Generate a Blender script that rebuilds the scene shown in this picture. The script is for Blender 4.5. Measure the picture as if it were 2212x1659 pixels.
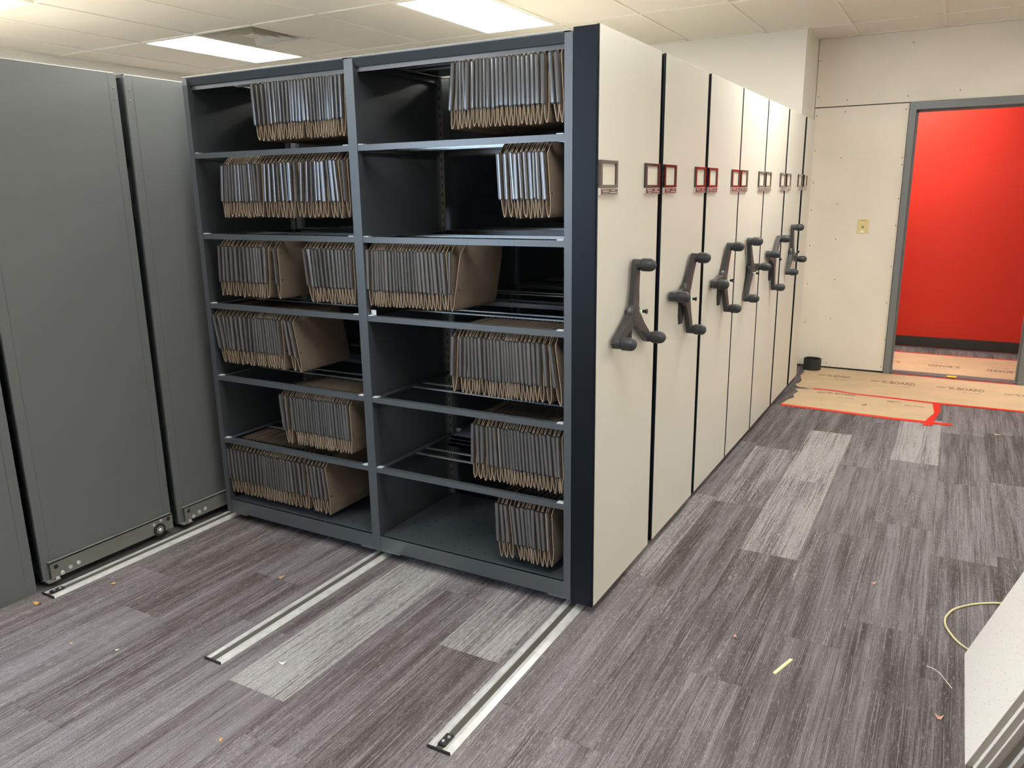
import bpy, math, random
from mathutils import Vector, Matrix

for o in list(bpy.data.objects):
    bpy.data.objects.remove(o)
scene = bpy.context.scene
COL = scene.collection
random.seed(7)
PI = math.pi

# ------------------------------------------------------------------ camera
cam_data = bpy.data.cameras.new('camera')
cam = bpy.data.objects.new('camera', cam_data)
COL.objects.link(cam)
cam_data.sensor_fit = 'HORIZONTAL'
cam_data.sensor_width = 36.0
cam_data.lens = 1686.33 * 36.0 / 2212.0
cam_data.clip_start = 0.05
Rv = Vector((0.87285352, 0.48778452, -0.01389201))
Uv = Vector((-0.10435268, 0.21438962, 0.97115787))
Fv = Vector((-0.47669408, 0.8462289, -0.23803236))
m = Matrix.Identity(4)
for i in range(3):
    m[i][0] = Rv[i]; m[i][1] = Uv[i]; m[i][2] = -Fv[i]
m[0][3], m[1][3], m[2][3] = 1.173, -2.4945, 1.5795
cam.matrix_world = m
scene.camera = cam

# ------------------------------------------------------------------ world, exposure
world = bpy.data.worlds.new('sky')
scene.world = world
world.use_nodes = True
bg = world.node_tree.nodes['Background']
bg.inputs[0].default_value = (0.58, 0.76, 1.0, 1)
bg.inputs[1].default_value = 11.0
vs = scene.view_settings
vs.view_transform = 'Standard'
vs.look = 'None'
vs.exposure = 0.27
vs.gamma = 1.0
vs.use_curve_mapping = False
TROFFER = (1.0, 0.975, 0.915)
TROFFER_STRENGTH = 18.5
HALL_STRENGTH = 25.0

# ------------------------------------------------------------------ room numbers
XL, XR = -5.82, 4.40          # left and right walls
YF, YB, YD = -4.3, 4.345, 4.905  # wall behind the camera, white wall behind the shelving, door wall
ZC = 2.79


def portal(name, loc, rot, sx, sy):
    d = bpy.data.lights.new(name, 'AREA')
    d.shape = 'RECTANGLE'; d.size = sx; d.size_y = sy
    d.cycles.is_portal = True
    o = bpy.data.objects.new(name, d)
    COL.objects.link(o)
    o.location = loc; o.rotation_euler = rot
    return o


# portals only guide the sky light through the two window openings
portal('window_portal', (-4.8, YF - 0.02, 1.8), (PI / 2, 0, 0), 1.6, 1.4)
portal('window_portal', (-3.0, YF - 0.02, 1.8), (PI / 2, 0, 0), 1.6, 1.4)


# ------------------------------------------------------------------ materials
def srgb(r, g, b):
    f = lambda c: (c / 255 / 12.92) if c / 255 <= 0.04045 else ((c / 255 + 0.055) / 1.055) ** 2.4
    return (f(r), f(g), f(b))


def mat(name, col, rough=0.6, metal=0.0, spec=0.5, bump=0.0, bscale=300.0, var=0.0, vscale=8.0, coat=0.0):
    mt = bpy.data.materials.new(name)
    mt.use_nodes = True
    nt = mt.node_tree
    b = nt.nodes['Principled BSDF']
    b.inputs['Base Color'].default_value = (*col, 1)
    b.inputs['Roughness'].default_value = rough
    b.inputs['Metallic'].default_value = metal
    b.inputs['Specular IOR Level'].default_value = spec
    b.inputs['Coat Weight'].default_value = coat
    tc = None
    if bump or var:
        tc = nt.nodes.new('ShaderNodeTexCoord')
    if bump:
        n = nt.nodes.new('ShaderNodeTexNoise')
        n.inputs['Scale'].default_value = bscale
        n.inputs['Detail'].default_value = 2
        nt.links.new(tc.outputs['Object'], n.inputs['Vector'])
        bp = nt.nodes.new('ShaderNodeBump')
        bp.inputs['Strength'].default_value = bump
        bp.inputs['Distance'].default_value = 0.002
        nt.links.new(n.outputs['Fac'], bp.inputs['Height'])
        nt.links.new(bp.outputs['Normal'], b.inputs['Normal'])
    if var:
        n = nt.nodes.new('ShaderNodeTexNoise')
        n.inputs['Scale'].default_value = vscale
        n.inputs['Detail'].default_value = 4
        nt.links.new(tc.outputs['Object'], n.inputs['Vector'])
        mp = nt.nodes.new('ShaderNodeMapRange')
        mp.inputs['From Min'].default_value = 0.3
        mp.inputs['From Max'].default_value = 0.7
        mp.inputs['To Min'].default_value = 1 - var
        mp.inputs['To Max'].default_value = 1 + var
        nt.links.new(n.outputs['Fac'], mp.inputs['Value'])
        mx = nt.nodes.new('ShaderNodeMix')
        mx.data_type = 'RGBA'; mx.blend_type = 'MULTIPLY'
        mx.inputs['Factor'].default_value = 1
        mx.inputs['A'].default_value = (*col, 1)
        nt.links.new(mp.outputs['Result'], mx.inputs['B'])
        nt.links.new(mx.outputs['Result'], b.inputs['Base Color'])
    return mt


def emit(name, col, s):
    mt = bpy.data.materials.new(name)
    mt.use_nodes = True
    b = mt.node_tree.nodes['Principled BSDF']
    b.inputs['Base Color'].default_value = (0.8, 0.8, 0.8, 1)
    b.inputs['Emission Color'].default_value = (*col, 1)
    b.inputs['Emission Strength'].default_value = s
    return mt


def carpet_mat():
    mt = bpy.data.materials.new('carpet_plank')
    mt.use_nodes = True
    nt = mt.node_tree; L = nt.links
    b = nt.nodes['Principled BSDF']
    b.inputs['Roughness'].default_value = 0.95
    b.inputs['Specular IOR Level'].default_value = 0.15
    tc = nt.nodes.new('ShaderNodeTexCoord')
    oi = nt.nodes.new('ShaderNodeObjectInfo')
    sep = nt.nodes.new('ShaderNodeSeparateColor')
    L.new(oi.outputs['Color'], sep.inputs['Color'])
    # shift the pattern for every plank
    cmb = nt.nodes.new('ShaderNodeCombineXYZ')
    mul = nt.nodes.new('ShaderNodeMath'); mul.operation = 'MULTIPLY'; mul.inputs[1].default_value = 57.0
    L.new(oi.outputs['Random'], mul.inputs[0])
    for k in range(3):
        L.new(mul.outputs[0], cmb.inputs[k])
    add = nt.nodes.new('ShaderNodeVectorMath'); add.operation = 'ADD'
    L.new(tc.outputs['Object'], add.inputs[0]); L.new(cmb.outputs[0], add.inputs[1])

    def noise(sx, sy, detail, rough=0.55, dist=0.0):
        mp = nt.nodes.new('ShaderNodeMapping')
        mp.inputs['Scale'].default_value = (sx, sy, 1)
        L.new(add.outputs[0], mp.inputs['Vector'])
        n = nt.nodes.new('ShaderNodeTexNoise')
        n.inputs['Scale'].default_value = 1
        n.inputs['Detail'].default_value = detail
        n.inputs['Roughness'].default_value = rough
        n.inputs['Distortion'].default_value = dist
        L.new(mp.outputs[0], n.inputs['Vector'])
        return n.outputs['Fac']

    def math_(op, a, c):
        n = nt.nodes.new('ShaderNodeMath'); n.operation = op
        for k, v in enumerate((a, c)):
            if isinstance(v, (int, float)):
                n.inputs[k].default_value = v
            else:
                L.new(v, n.inputs[k])
        return n.outputs[0]

    def mix(fac, a, c):
        n = nt.nodes.new('ShaderNodeMix'); n.data_type = 'RGBA'
        if isinstance(fac, (int, float)):
            n.inputs['Factor'].default_value = fac
        else:
            L.new(fac, n.inputs['Factor'])
        for k, v in (('A', a), ('B', c)):
            if isinstance(v, tuple):
                n.inputs[k].default_value = (*v, 1)
            else:
                L.new(v, n.inputs[k])
        return n.outputs['Result']

    def ramp(v, lo, hi):
        n = nt.nodes.new('ShaderNodeMapRange')
        n.inputs['From Min'].default_value = lo; n.inputs['From Max'].default_value = hi
        L.new(v, n.inputs['Value'])
        return n.outputs['Result']

    wide = noise(20, 1.1, 3, 0.6, 0.3)
    streak = noise(150, 2.2, 3, 0.7)
    lines = noise(260, 2.6, 2, 0.6)
    dash = noise(240, 34, 2, 0.6)
    speck = noise(420, 330, 2, 0.7)
    tone = math_('ADD', math_('MULTIPLY', oi.outputs['Random'], 0.20), -0.10)
    base = ramp(math_('ADD', wide, tone), 0.32, 0.68)
    c = mix(base, srgb(86, 79, 78), srgb(136, 131, 134))
    c = mix(math_('MULTIPLY', ramp(streak, 0.50, 0.60), 0.50), c, srgb(72, 65, 64))
    c = mix(math_('MULTIPLY', ramp(lines, 0.57, 0.63), 0.50), c, srgb(158, 154, 154))
    c = mix(math_('MULTIPLY', ramp(dash, 0.57, 0.66), 0.35), c, srgb(165, 161, 160))
    # worn, nearly white planks: how much of the plank is pale comes from its own colour
    pale = math_('ADD', math_('MULTIPLY', noise(9, 0.9, 2), 0.5), math_('MULTIPLY', streak, 1.0))
    pale = math_('ADD', pale, math_('MULTIPLY', math_('ADD', sep.outputs['Red'], -0.5), 0.50))
    pale = math_('ADD', pale, math_('MULTIPLY', math_('ADD', dash, -0.5), 0.4))
    pale = ramp(pale, 0.80, 1.0)
    c = mix(math_('MULTIPLY', pale, 0.55), c, srgb(200, 198, 196))
    d = nt.nodes.new('ShaderNodeMix'); d.data_type = 'RGBA'; d.blend_type = 'MULTIPLY'
    d.inputs['Factor'].default_value = 1
    L.new(c, d.inputs['A'])
    g = nt.nodes.new('ShaderNodeMapRange')
    g.inputs['From Min'].default_value = 0.3; g.inputs['From Max'].default_value = 0.7
    g.inputs['To Min'].default_value = 0.50; g.inputs['To Max'].default_value = 1.32
    L.new(speck, g.inputs['Value'])
    L.new(g.outputs['Result'], d.inputs['B'])
    L.new(d.outputs['Result'], b.inputs['Base Color'])
    bpn = nt.nodes.new('ShaderNodeBump')
    bpn.inputs['Strength'].default_value = 0.6; bpn.inputs['Distance'].default_value = 0.003
    L.new(speck, bpn.inputs['Height'])
    L.new(bpn.outputs['Normal'], b.inputs['Normal'])
    return mt


def tile_mat():
    mt = mat('ceiling_tile', srgb(236, 230, 218), 0.9, bump=0.3, bscale=160)
    return mt


def speckle_mat():
    """white mineral tile with small grey flecks"""
    mt = mat('mineral_tile', srgb(236, 233, 226), 0.85)
    nt = mt.node_tree; b = nt.nodes['Principled BSDF']
    tc = nt.nodes.new('ShaderNodeTexCoord')
    v = nt.nodes.new('ShaderNodeTexVoronoi')
    v.inputs['Scale'].default_value = 75
    nt.links.new(tc.outputs['Object'], v.inputs['Vector'])
    r = nt.nodes.new('ShaderNodeMapRange')
    r.inputs['From Min'].default_value = 0.10; r.inputs['From Max'].default_value = 0.2
    nt.links.new(v.outputs['Distance'], r.inputs['Value'])
    n = nt.nodes.new('ShaderNodeTexNoise'); n.inputs['Scale'].default_value = 60
    nt.links.new(tc.outputs['Object'], n.inputs['Vector'])
    r2 = nt.nodes.new('ShaderNodeMapRange')
    r2.inputs['From Min'].default_value = 0.47; r2.inputs['From Max'].default_value = 0.56
    nt.links.new(n.outputs['Fac'], r2.inputs['Value'])
    mx2 = nt.nodes.new('ShaderNodeMath'); mx2.operation = 'MAXIMUM'
    nt.links.new(r.outputs['Result'], mx2.inputs[0]); nt.links.new(r2.outputs['Result'], mx2.inputs[1])
    mx = nt.nodes.new('ShaderNodeMix'); mx.data_type = 'RGBA'
    mx.inputs['A'].default_value = (*srgb(170, 168, 165), 1); mx.inputs['B'].default_value = (*srgb(236, 233, 226), 1)
    nt.links.new(mx2.outputs[0], mx.inputs['Factor'])
    nt.links.new(mx.outputs['Result'], b.inputs['Base Color'])
    return mt


M = {}
M['steel'] = mat('grey_painted_steel', (0.060, 0.071, 0.079), 0.34, spec=1.0, bump=0.12, bscale=500)
M['steel_panel'] = mat('grey_panel_steel', (0.178, 0.189, 0.191), 0.42, bump=0.15, bscale=450)
M['beam'] = mat('grey_green_beam', (0.20, 0.21, 0.19), 0.35)
M['beige'] = mat('beige_laminate', srgb(217, 214, 201), 0.38, bump=0.25, bscale=260)
M['black_trim'] = mat('black_trim', (0.005, 0.008, 0.012), 0.36, spec=0.22)
M['bounce_sheet'] = mat('cream_bounce_sheet', srgb(186, 182, 170), 0.6)  # for sheets added on the shelving tops to bounce light onto the ceiling
M['black'] = mat('black_rubber', (0.02, 0.02, 0.021), 0.5)
M['crank'] = mat('charcoal_plastic', (0.040, 0.041, 0.042), 0.38, bump=0.1, bscale=400)
M['knob'] = mat('dark_knob_rubber', (0.032, 0.036, 0.040), 0.5)
M['holder'] = mat('dark_brown_gloss', (0.035, 0.018, 0.016), 0.12, spec=0.8, coat=0.6)
M['plate'] = mat('brown_plate', (0.06, 0.028, 0.025), 0.2, spec=0.8, coat=0.4)
M['card'] = mat('cream_card', srgb(222, 214, 198), 0.6)
M['pale_print'] = mat('pale_print', srgb(196, 184, 176), 0.6)
M['kraft'] = mat('kraft_paper', srgb(124, 110, 94), 0.8, var=0.10, vscale=14)
M['kraft_lit_rim'] = mat('pale_kraft_lit_rim', srgb(198, 177, 153), 0.8)  # front rims coloured paler to look lit against the shaded pocket insides
M['strip'] = mat('clear_plastic_strip', (0.17, 0.168, 0.170), 0.10, metal=0.42, spec=0.8)
M['rivet'] = mat('dark_rivet', (0.03, 0.028, 0.026), 0.4, metal=0.4)
M['hook'] = mat('black_hook', (0.012, 0.012, 0.013), 0.45)
M['clip'] = mat('white_clip', srgb(205, 212, 220), 0.35)
M['rail_steel'] = mat('galvanised_rail', (0.42, 0.45, 0.45), 0.32, metal=0.8)
M['alu'] = mat('aluminium_track', (0.70, 0.71, 0.70), 0.30, metal=0.35, var=0.15, vscale=22)
M['track_groove'] = mat('dark_track_groove', (0.11, 0.10, 0.085), 0.5, metal=0.3)
M['bolt'] = mat('zinc_bolt', (0.85, 0.86, 0.87), 0.25, metal=0.55)
M['drywall'] = mat('drywall_paper', srgb(232, 224, 210), 0.85, bump=0.15, bscale=120, var=0.05, vscale=2.5)
M['white_wall'] = mat('white_painted_wall', srgb(233, 228, 217), 0.75, bump=0.2, bscale=150)
M['gap'] = mat('dark_gap', (0.05, 0.045, 0.04), 0.9)
M['red'] = mat('red_paint', srgb(212, 44, 22), 0.6, bump=0.15, bscale=180)
M['door_frame'] = mat('grey_door_frame', (0.175, 0.19, 0.195), 0.4)
M['base'] = mat('dark_vinyl_base', (0.035, 0.035, 0.030), 0.5)
M['grid'] = mat('ceiling_grid', srgb(238, 233, 222), 0.6)
M['tile'] = tile_mat()
M['mineral'] = speckle_mat()
M['tile_edge'] = mat('grey_tile_edge', srgb(158, 150, 138), 0.9, bump=0.5, bscale=120)
M['carpet'] = carpet_mat()
M['under'] = mat('floor_slab', (0.06, 0.055, 0.05), 0.95)
M['paper'] = mat('tan_floor_paper', srgb(202, 178, 143), 0.75, var=0.07, vscale=5, bump=0.15, bscale=40)
M['tape'] = mat('red_tape', srgb(226, 48, 30), 0.45)
M['yellow_tape'] = mat('yellow_tape', srgb(225, 205, 40), 0.5)
M['ink'] = mat('grey_ink', srgb(128, 112, 92), 0.8)
M['switch'] = mat('almond_plastic', srgb(226, 208, 150), 0.35)
M['white'] = mat('white_plastic', srgb(240, 238, 232), 0.35)
M['vent'] = mat('vent_metal', srgb(214, 208, 196), 0.5)
M['cable'] = mat('ivory_cable', srgb(214, 206, 158), 0.5)
M['stick'] = mat('ivory_plastic', srgb(226, 220, 168), 0.5)
M['wire'] = mat('white_wire', srgb(225, 222, 215), 0.5)
M['leaf'] = mat('tan_scrap', srgb(205, 160, 95), 0.8)
M['pink'] = mat('pinkish_scrap', srgb(222, 172, 150), 0.8)
M['blue_steel'] = mat('slate_steel', (0.17, 0.20, 0.27), 0.4)
M['troffer'] = emit('lit_diffuser', TROFFER, TROFFER_STRENGTH)
M['hall_troffer'] = emit('lit_hall_diffuser', (1.0, 0.92, 0.82), HALL_STRENGTH)
M['led'] = emit('green_led', (0.2, 1.0, 0.25), 1.2)


# ------------------------------------------------------------------ mesh helpers
class MB:
    def __init__(self):
        self.v = []; self.f = []

    def box(self, x0, x1, y0, y1, z0, z1):
        n = len(self.v)
        self.v += [(x0, y0, z0), (x1, y0, z0), (x1, y1, z0), (x0, y1, z0),
                   (x0, y0, z1), (x1, y0, z1), (x1, y1, z1), (x0, y1, z1)]
        self.f += [(n, n + 3, n + 2, n + 1), (n + 4, n + 5, n + 6, n + 7), (n, n + 1, n + 5, n + 4),
                   (n + 1, n + 2, n + 6, n + 5), (n + 2, n + 3, n + 7, n + 6), (n + 3, n, n + 4, n + 7)]
        return self

    def prism(self, poly, a, b, axis='z', inset=0.0):
        """extrude a 2D polygon along an axis from a to b; inset shrinks the end at b a little (soft edge)"""
        n = len(self.v); k = len(poly)
        cx = sum(p[0] for p in poly) / k; cy = sum(p[1] for p in poly) / k

        def put(u, w, t):
            if axis == 'z': return (u, w, t)
            if axis == 'x': return (t, u, w)
            return (u, t, w)
        rings = [(a, 0.0)]
        if inset:
            rings += [(b - inset if b > a else b + inset, 0.0), (b, inset)]
        else:
            rings += [(b, 0.0)]
        for t, ins in rings:
            for (u, w) in poly:
                d = math.hypot(u - cx, w - cy) or 1
                self.v.append(put(u - (u - cx) / d * ins, w - (w - cy) / d * ins, t))
        for r in range(len(rings) - 1):
            for i in range(k):
                j = (i + 1) % k
                self.f.append((n + r * k + i, n + r * k + j, n + (r + 1) * k + j, n + (r + 1) * k + i))
        self.f.append(tuple(n + i for i in range(k))[::-1])
        e = n + (len(rings) - 1) * k
        self.f.append(tuple(e + i for i in range(k)))
        return self

    def lathe(self, prof, c, axis='x', seg=20):
        """prof: list of (distance along axis, radius)"""
        n = len(self.v)
        for t, r in prof:
            for s in range(seg):
                a = 2 * PI * s / seg
                u, w = r * math.cos(a), r * math.sin(a)
                if axis == 'x': self.v.append((c[0] + t, c[1] + u, c[2] + w))
                elif axis == 'y': self.v.append((c[0] + u, c[1] + t, c[2] + w))
                else: self.v.append((c[0] + u, c[1] + w, c[2] + t))
        for i in range(len(prof) - 1):
            for s in range(seg):
                q = (s + 1) % seg
                self.f.append((n + i * seg + s, n + i * seg + q, n + (i + 1) * seg + q, n + (i + 1) * seg + s))
        self.f.append(tuple(n + s for s in range(seg))[::-1])
        e = n + (len(prof) - 1) * seg
        self.f.append(tuple(e + s for s in range(seg)))
        return self

    def tube(self, pts, r, seg=8):
        n = len(self.v); P = [Vector(p) for p in pts]
        for i, p in enumerate(P):
            t = (P[min(i + 1, len(P) - 1)] - P[max(i - 1, 0)]).normalized()
            a = t.cross(Vector((0, 0, 1)))
            a = a.normalized() if a.length > 1e-4 else Vector((1, 0, 0))
            b = t.cross(a)
            for s in range(seg):
                q = 2 * PI * s / seg
                self.v.append(tuple(p + a * (r * math.cos(q)) + b * (r * math.sin(q))))
        for i in range(len(P) - 1):
            for s in range(seg):
                q = (s + 1) % seg
                self.f.append((n + i * seg + s, n + i * seg + q, n + (i + 1) * seg + q, n + (i + 1) * seg + s))
        self.f.append(tuple(n + s for s in range(seg))[::-1])
        e = n + (len(P) - 1) * seg
        self.f.append(tuple(e + s for s in range(seg)))
        return self

    def mesh(self, name, material, smooth=False):
        me = bpy.data.meshes.new(name)
        me.from_pydata(self.v, [], self.f)
        me.materials.append(M[material])
        if smooth:
            for p in me.polygons:
                p.use_smooth = True
            try:
                me.set_sharp_from_angle(angle=math.radians(40))
            except Exception:
                pass
        me.update()
        return me

    def build(self, name, material, parent=None, smooth=False):
        return link(name, self.mesh(name, material, smooth), parent)


def fix_normals(me):
    import bmesh
    bm = bmesh.new(); bm.from_mesh(me)
    bmesh.ops.recalc_face_normals(bm, faces=bm.faces)
    bm.to_mesh(me); bm.free()


def link(name, data, parent=None):
    o = bpy.data.objects.new(name, data)
    COL.objects.link(o)
    if parent is not None:
        o.parent = parent
    return o


def tag(o, label, cat, group=None):
    o['label'] = label; o['category'] = cat
    if group: o['group'] = group
    return o


def thing(name, label, cat, loc=(0, 0, 0), group=None):
    o = link(name, None)
    o.location = loc
    o.empty_display_size = 0.05
    return tag(o, label, cat, group)


def struct(o):
    o['kind'] = 'structure'
    return o


def stuff(o):
    o['kind'] = 'stuff'
    return o


def box(x0, x1, y0, y1, z0, z1):
    return MB().box(x0, x1, y0, y1, z0, z1)


# ------------------------------------------------------------------ the room shell
floor = struct(MB().box(XL - 0.1, XR + 0.1, YF - 0.1, 6.4, -0.10, -0.007).build('floor', 'under'))
PW, PL = 0.254, 1.016
plank_mesh = box(0.0004, PW - 0.0004, 0.0004, PL - 0.0004, -0.007, 0.0).mesh('carpet_plank', 'carpet')
pale_planks = {(0.460, 0.838): 0.82, (0.460, 1.854): 0.95, (0.968, 2.460): 0.9, (-0.048, 0.390): 0.80,
               (-0.302, -0.440): 0.78, (-0.810, -0.948): 0.92, (0.714, -0.30): 0.55, (-1.064, -0.652): 0.2,
               (0.206, 1.35): 0.66}
starts = {0.460: 0.838, 0.968: 2.460, -0.048: 0.390, -0.302: -0.440, -0.810: -0.948, 0.714: 0.20, -1.064: -0.652,
          0.206: 0.335, 1.222: 0.15, -0.556: -0.10, -1.318: -0.35, -1.572: -0.80}
rp = random.Random(11)
c0 = -5.890
ix = 0
while c0 + ix * PW < XR:
    x = round(-0.048 + (ix - 23) * PW, 3)
    ix += 1
    st = starts.get(x, rp.uniform(0, PL))
    y = st - PL * math.ceil((st - YF + 0.1) / PL)
    while y < 6.3:
        if x > -2.4 and y > -2.6 or (x > -3.0 and y > -2.6 and y < 0.2):
            o = link('carpet_plank', plank_mesh, floor)
            o.location = (x, y, 0.0)
            k = 0.30
            for (px, py), v in pale_planks.items():
                if abs(px - x) < 0.02 and abs(py - y) < 0.03:
                    k = v
            if k == 0.30:
                k = rp.choice((0.15, 0.2, 0.3, 0.35, 0.42))
            o.color = (k, 0, 0, 1)
        y += PL
rest = box(XL - 0.1, XR + 0.1, YF - 0.1, -2.62, -0.007, -0.001)
rest.box(XL - 0.1, -2.66, -2.62, 4.4, -0.007, -0.001)
o = rest.build('carpet_field', 'carpet', floor)
o.color = (0.3, 0, 0, 1)

# walls
T = 0.12
wb = struct(box(XL - T, -0.13, YB, YB + 0.5, -0.1, ZC + 0.05).build('wall_back', 'white_wall'))
struct(box(XL - T, XL, YF, YB, -0.1, ZC + 0.05).build('wall_left', 'white_wall'))
wf = MB()
wf.box(XL - T, XR + T, YF - T, YF, -0.1, 1.10).box(XL - T, XR + T, YF - T, YF, 2.50, ZC + 0.05)
for (a, b) in ((XL - T, -5.6), (-4.0, -3.8), (-2.2, XR + T)):
    wf.box(a, b, YF - T, YF, 1.10, 2.50)
struct(wf.build('wall_front', 'white_wall'))
struct(box(XR, XR + T, YF, YD, -0.1, ZC + 0.05).build('wall_right', 'white_wall'))
for i_, (a, b) in enumerate(((-5.6, -4.0), (-3.8, -2.2))):
    c = (a + b) / 2
    w = MB()
    for (q0, q1) in ((a, a + 0.05), (b - 0.05, b), (c - 0.02, c + 0.02)):
        w.box(q0, q1, YF - 0.09, YF - 0.04, 1.10, 2.50)
    w.box(a, b, YF - 0.09, YF - 0.04, 1.10, 1.15).box(a, b, YF - 0.09, YF - 0.04, 2.45, 2.50)
    struct(w.build('window_%d' % (i_ + 1), 'door_frame'))

# door wall: studs core, drywall boards on it, screws
DX0, DX1, DZ = 0.79, 1.735, 2.185      # clear opening
WD = 5.05
core = MB()
core.box(-0.15, 0.735, YD + 0.013, WD, -0.1, ZC + 0.05)
core.box(1.80, XR + T, YD + 0.013, WD, -0.1, ZC + 0.05)
core.box(0.735, 1.80, YD + 0.013, WD, 2.247, ZC + 0.05)
wd = struct(core.build('wall_door', 'gap'))
box(0.010, 0.735, YD, YD + 0.0125, 0.014, 2.240).build('drywall_board', 'drywall', wd)
box(0.010, XR - 0.003, YD, YD + 0.0125, 2.248, ZC - 0.004).build('drywall_board', 'drywall', wd)
box(1.80, 3.0, YD, YD + 0.0125, 0.014, 2.240).build('drywall_board', 'drywall', wd)
box(3.004, XR - 0.003, YD, YD + 0.0125, 0.014, 2.240).build('drywall_board', 'drywall', wd)
screw_mesh = MB().lathe([(0, 0.0045), (-0.0008, 0.004)], (0, 0, 0), 'y', 8).mesh('screw', 'rivet')
for (sx, sz) in [(0.717, 2.697), (0.021, 2.62), (0.03, 2.331), (0.262, 2.293), (0.717, 2.294), (1.083, 2.314),
                 (0.254, 2.2), (0.03, 2.18), (0.712, 2.193), (0.035, 1.894), (0.251, 1.828), (0.72, 1.817),
                 (0.723, 1.757), (0.041, 1.626), (0.251, 1.443), (0.722, 1.486), (0.04, 1.395), (0.722, 1.266),
                 (0.261, 1.149), (0.051, 1.088), (0.721, 0.926), (0.28, 0.797), (0.058, 0.75), (0.711, 0.616),
                 (0.271, 0.449), (0.06, 0.403), (0.727, 0.295), (0.716, 0.049), (0.269, 0.043)]:
    o = link('screw', screw_mesh, wd)
    o.location = (sx, YD, sz)
wa = struct(box(-0.13, 0.0, YB, YD + 0.06, -0.1, ZC + 0.05).build('wall_alcove', 'white_wall'))
box(-0.001, 0.006, YD - 0.02, YD + 0.012, 0.0, ZC - 0.004).build('corner_bead', 'white_wall', wa)

# door frame
df = MB()
for x0, x1, s in ((0.740, DX0, 1), (DX1, 1.785, -1)):
    df.box(x0, x1, YD - 0.022, WD + 0.03, 0.0, DZ + 0.0)
    xs = x1 if s > 0 else x0
    df.box(min(xs, xs + s * 0.014), max(xs, xs + s * 0.014), YD + 0.055, WD - 0.02, 0.0, DZ)
df.box(0.740, 1.785, YD - 0.022, WD + 0.03, DZ, 2.245)
df.box(DX0, DX1, YD + 0.055, WD - 0.02, DZ - 0.014, DZ)
door = struct(df.build('door_1', 'door_frame'))
sk = box(DX0 - 0.002, DX0 + 0.0012, YD - 0.004, YD + 0.040, 1.00, 1.09).build('strike_plate', 'door_frame', door)
box(DX0 - 0.002, DX0 + 0.0018, YD + 0.002, YD + 0.030, 1.015, 1.075).build('strike_hole', 'black', sk)

# hallway behind the door
HX = XR + T
hall = MB().box(-2.0, HX, 6.26, 6.36, -0.1, ZC + 0.05)
hw = struct(hall.build('wall_hall', 'red'))
struct(box(-2.0, HX, 6.248, 6.26, 0.022, 0.118).build('baseboard_hall', 'base'))
struct(box(-2.0, HX, 6.246, 6.26, 0.0, 0.012).build('trim_1', 'door_frame'))
struct(MB().box(-2.1, -2.0, WD - 0.3, 6.36, -0.1, ZC + 0.05).build('wall_hall_left', 'white_wall'))
struct(MB().box(HX, HX + 0.1, WD - 0.3, 6.36, -0.1, ZC + 0.05).build('wall_hall_right', 'white_wall'))
struct(MB().box(-2.0, -0.15, WD - 0.1, WD, -0.1, ZC + 0.05).build('wall_hall_front', 'white_wall'))
struct(MB().box(-2.0, HX, WD, 6.3, ZC, ZC + 0.05).build('ceiling_hall', 'tile'))
th = struct(MB().box(DX0, DX1, YD + 0.02, YD + 0.06, 0.0, 0.012).box(DX0, DX1, YD + 0.085, WD - 0.01, 0.0, 0.010).build('trim_2', 'door_frame'))
box(DX0, DX1, YD + 0.06, YD + 0.085, 0.0, 0.006).build('threshold_groove', 'black', th)

# ------------------------------------------------------------------ ceiling: boards, grid bars, lights, vent
CX = [0.31 + 0.6275 * k for k in range(-10, 7)]
CY = [1.95 + 1.215 * k for k in range(-6, 3)]
ceil = struct(box(XL - T, XR + T, YF - T, WD, ZC + 0.06, ZC + 0.12).build('ceiling', 'gap'))
lights = set()
for lx in (0.31 - 0.6275 * 8, 0.31 - 0.6275 * 4, 0.31, 0.31 + 0.6275 * 4):
    for ly in (1.95 - 1.215 * 4, 1.95 - 1.215 * 2, 1.95):
        if lx > 0 and ly < -2:
            continue
        if lx == 0.31 and -1 < ly < 0:
            ly -= 1.215
        lights.add((round(lx, 2), round(ly, 2)))
VENT = (round(0.31 - 0.6275 * 7, 2), 1.95)
xs = [XL] + [c for c in CX if XL + 0.02 < c < XR - 0.02] + [XR]
ys = [YF] + [c for c in CY if YF + 0.02 < c < YD - 0.02] + [YD]
tmesh = {}


def ctile(x0, x1, y0, y1):
    key = (round(x1 - x0, 3), round(y1 - y0, 3))
    if key not in tmesh:
        a, b = x1 - x0, y1 - y0
        tmesh[key] = box(0.003, a - 0.003, 0.003, b - 0.003, 0.004, 0.02).mesh('ceiling_tile', 'tile')
    o = link('ceiling_tile', tmesh[key], ceil)
    o.location = (x0, y0, ZC)
    o.rotation_euler = (random.uniform(-.0012, .0012), random.uniform(-.002, .002), 0)


for i in range(len(xs) - 1):
    for j in range(len(ys) - 1):
        x0, x1, y0, y1 = xs[i], xs[i + 1], ys[j], ys[j + 1]
        if (round(x0, 2), round(y0, 2)) in lights:
            continue
        if x1 <= 0.02 and y0 > YB: continue
        if x1 <= 0.32 and y1 > YB:
            if x1 <= 0.01:
                y1 = YB
        if (round(x0, 2), round(y0, 2)) == VENT:
            ctile(x0, x1, y0 + 0.61, y1)
            continue
        ctile(x0, x1, y0, y1)
bar_mesh = {}
for x in xs[1:-1]:
    o = box(-0.012, 0.012, YF, (YB if x < 0.0 else YD), ZC - 0.003, ZC + 0.004).build('grid_bar', 'grid', ceil)
    o.location = (x, 0, 0)
for y in ys[1:-1]:
    o = box(XL if y < YB else 0.0, XR, -0.012, 0.012, ZC - 0.0025, ZC + 0.0038).build('grid_bar', 'grid', ceil)
    o.location = (0, y, 0)
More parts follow.
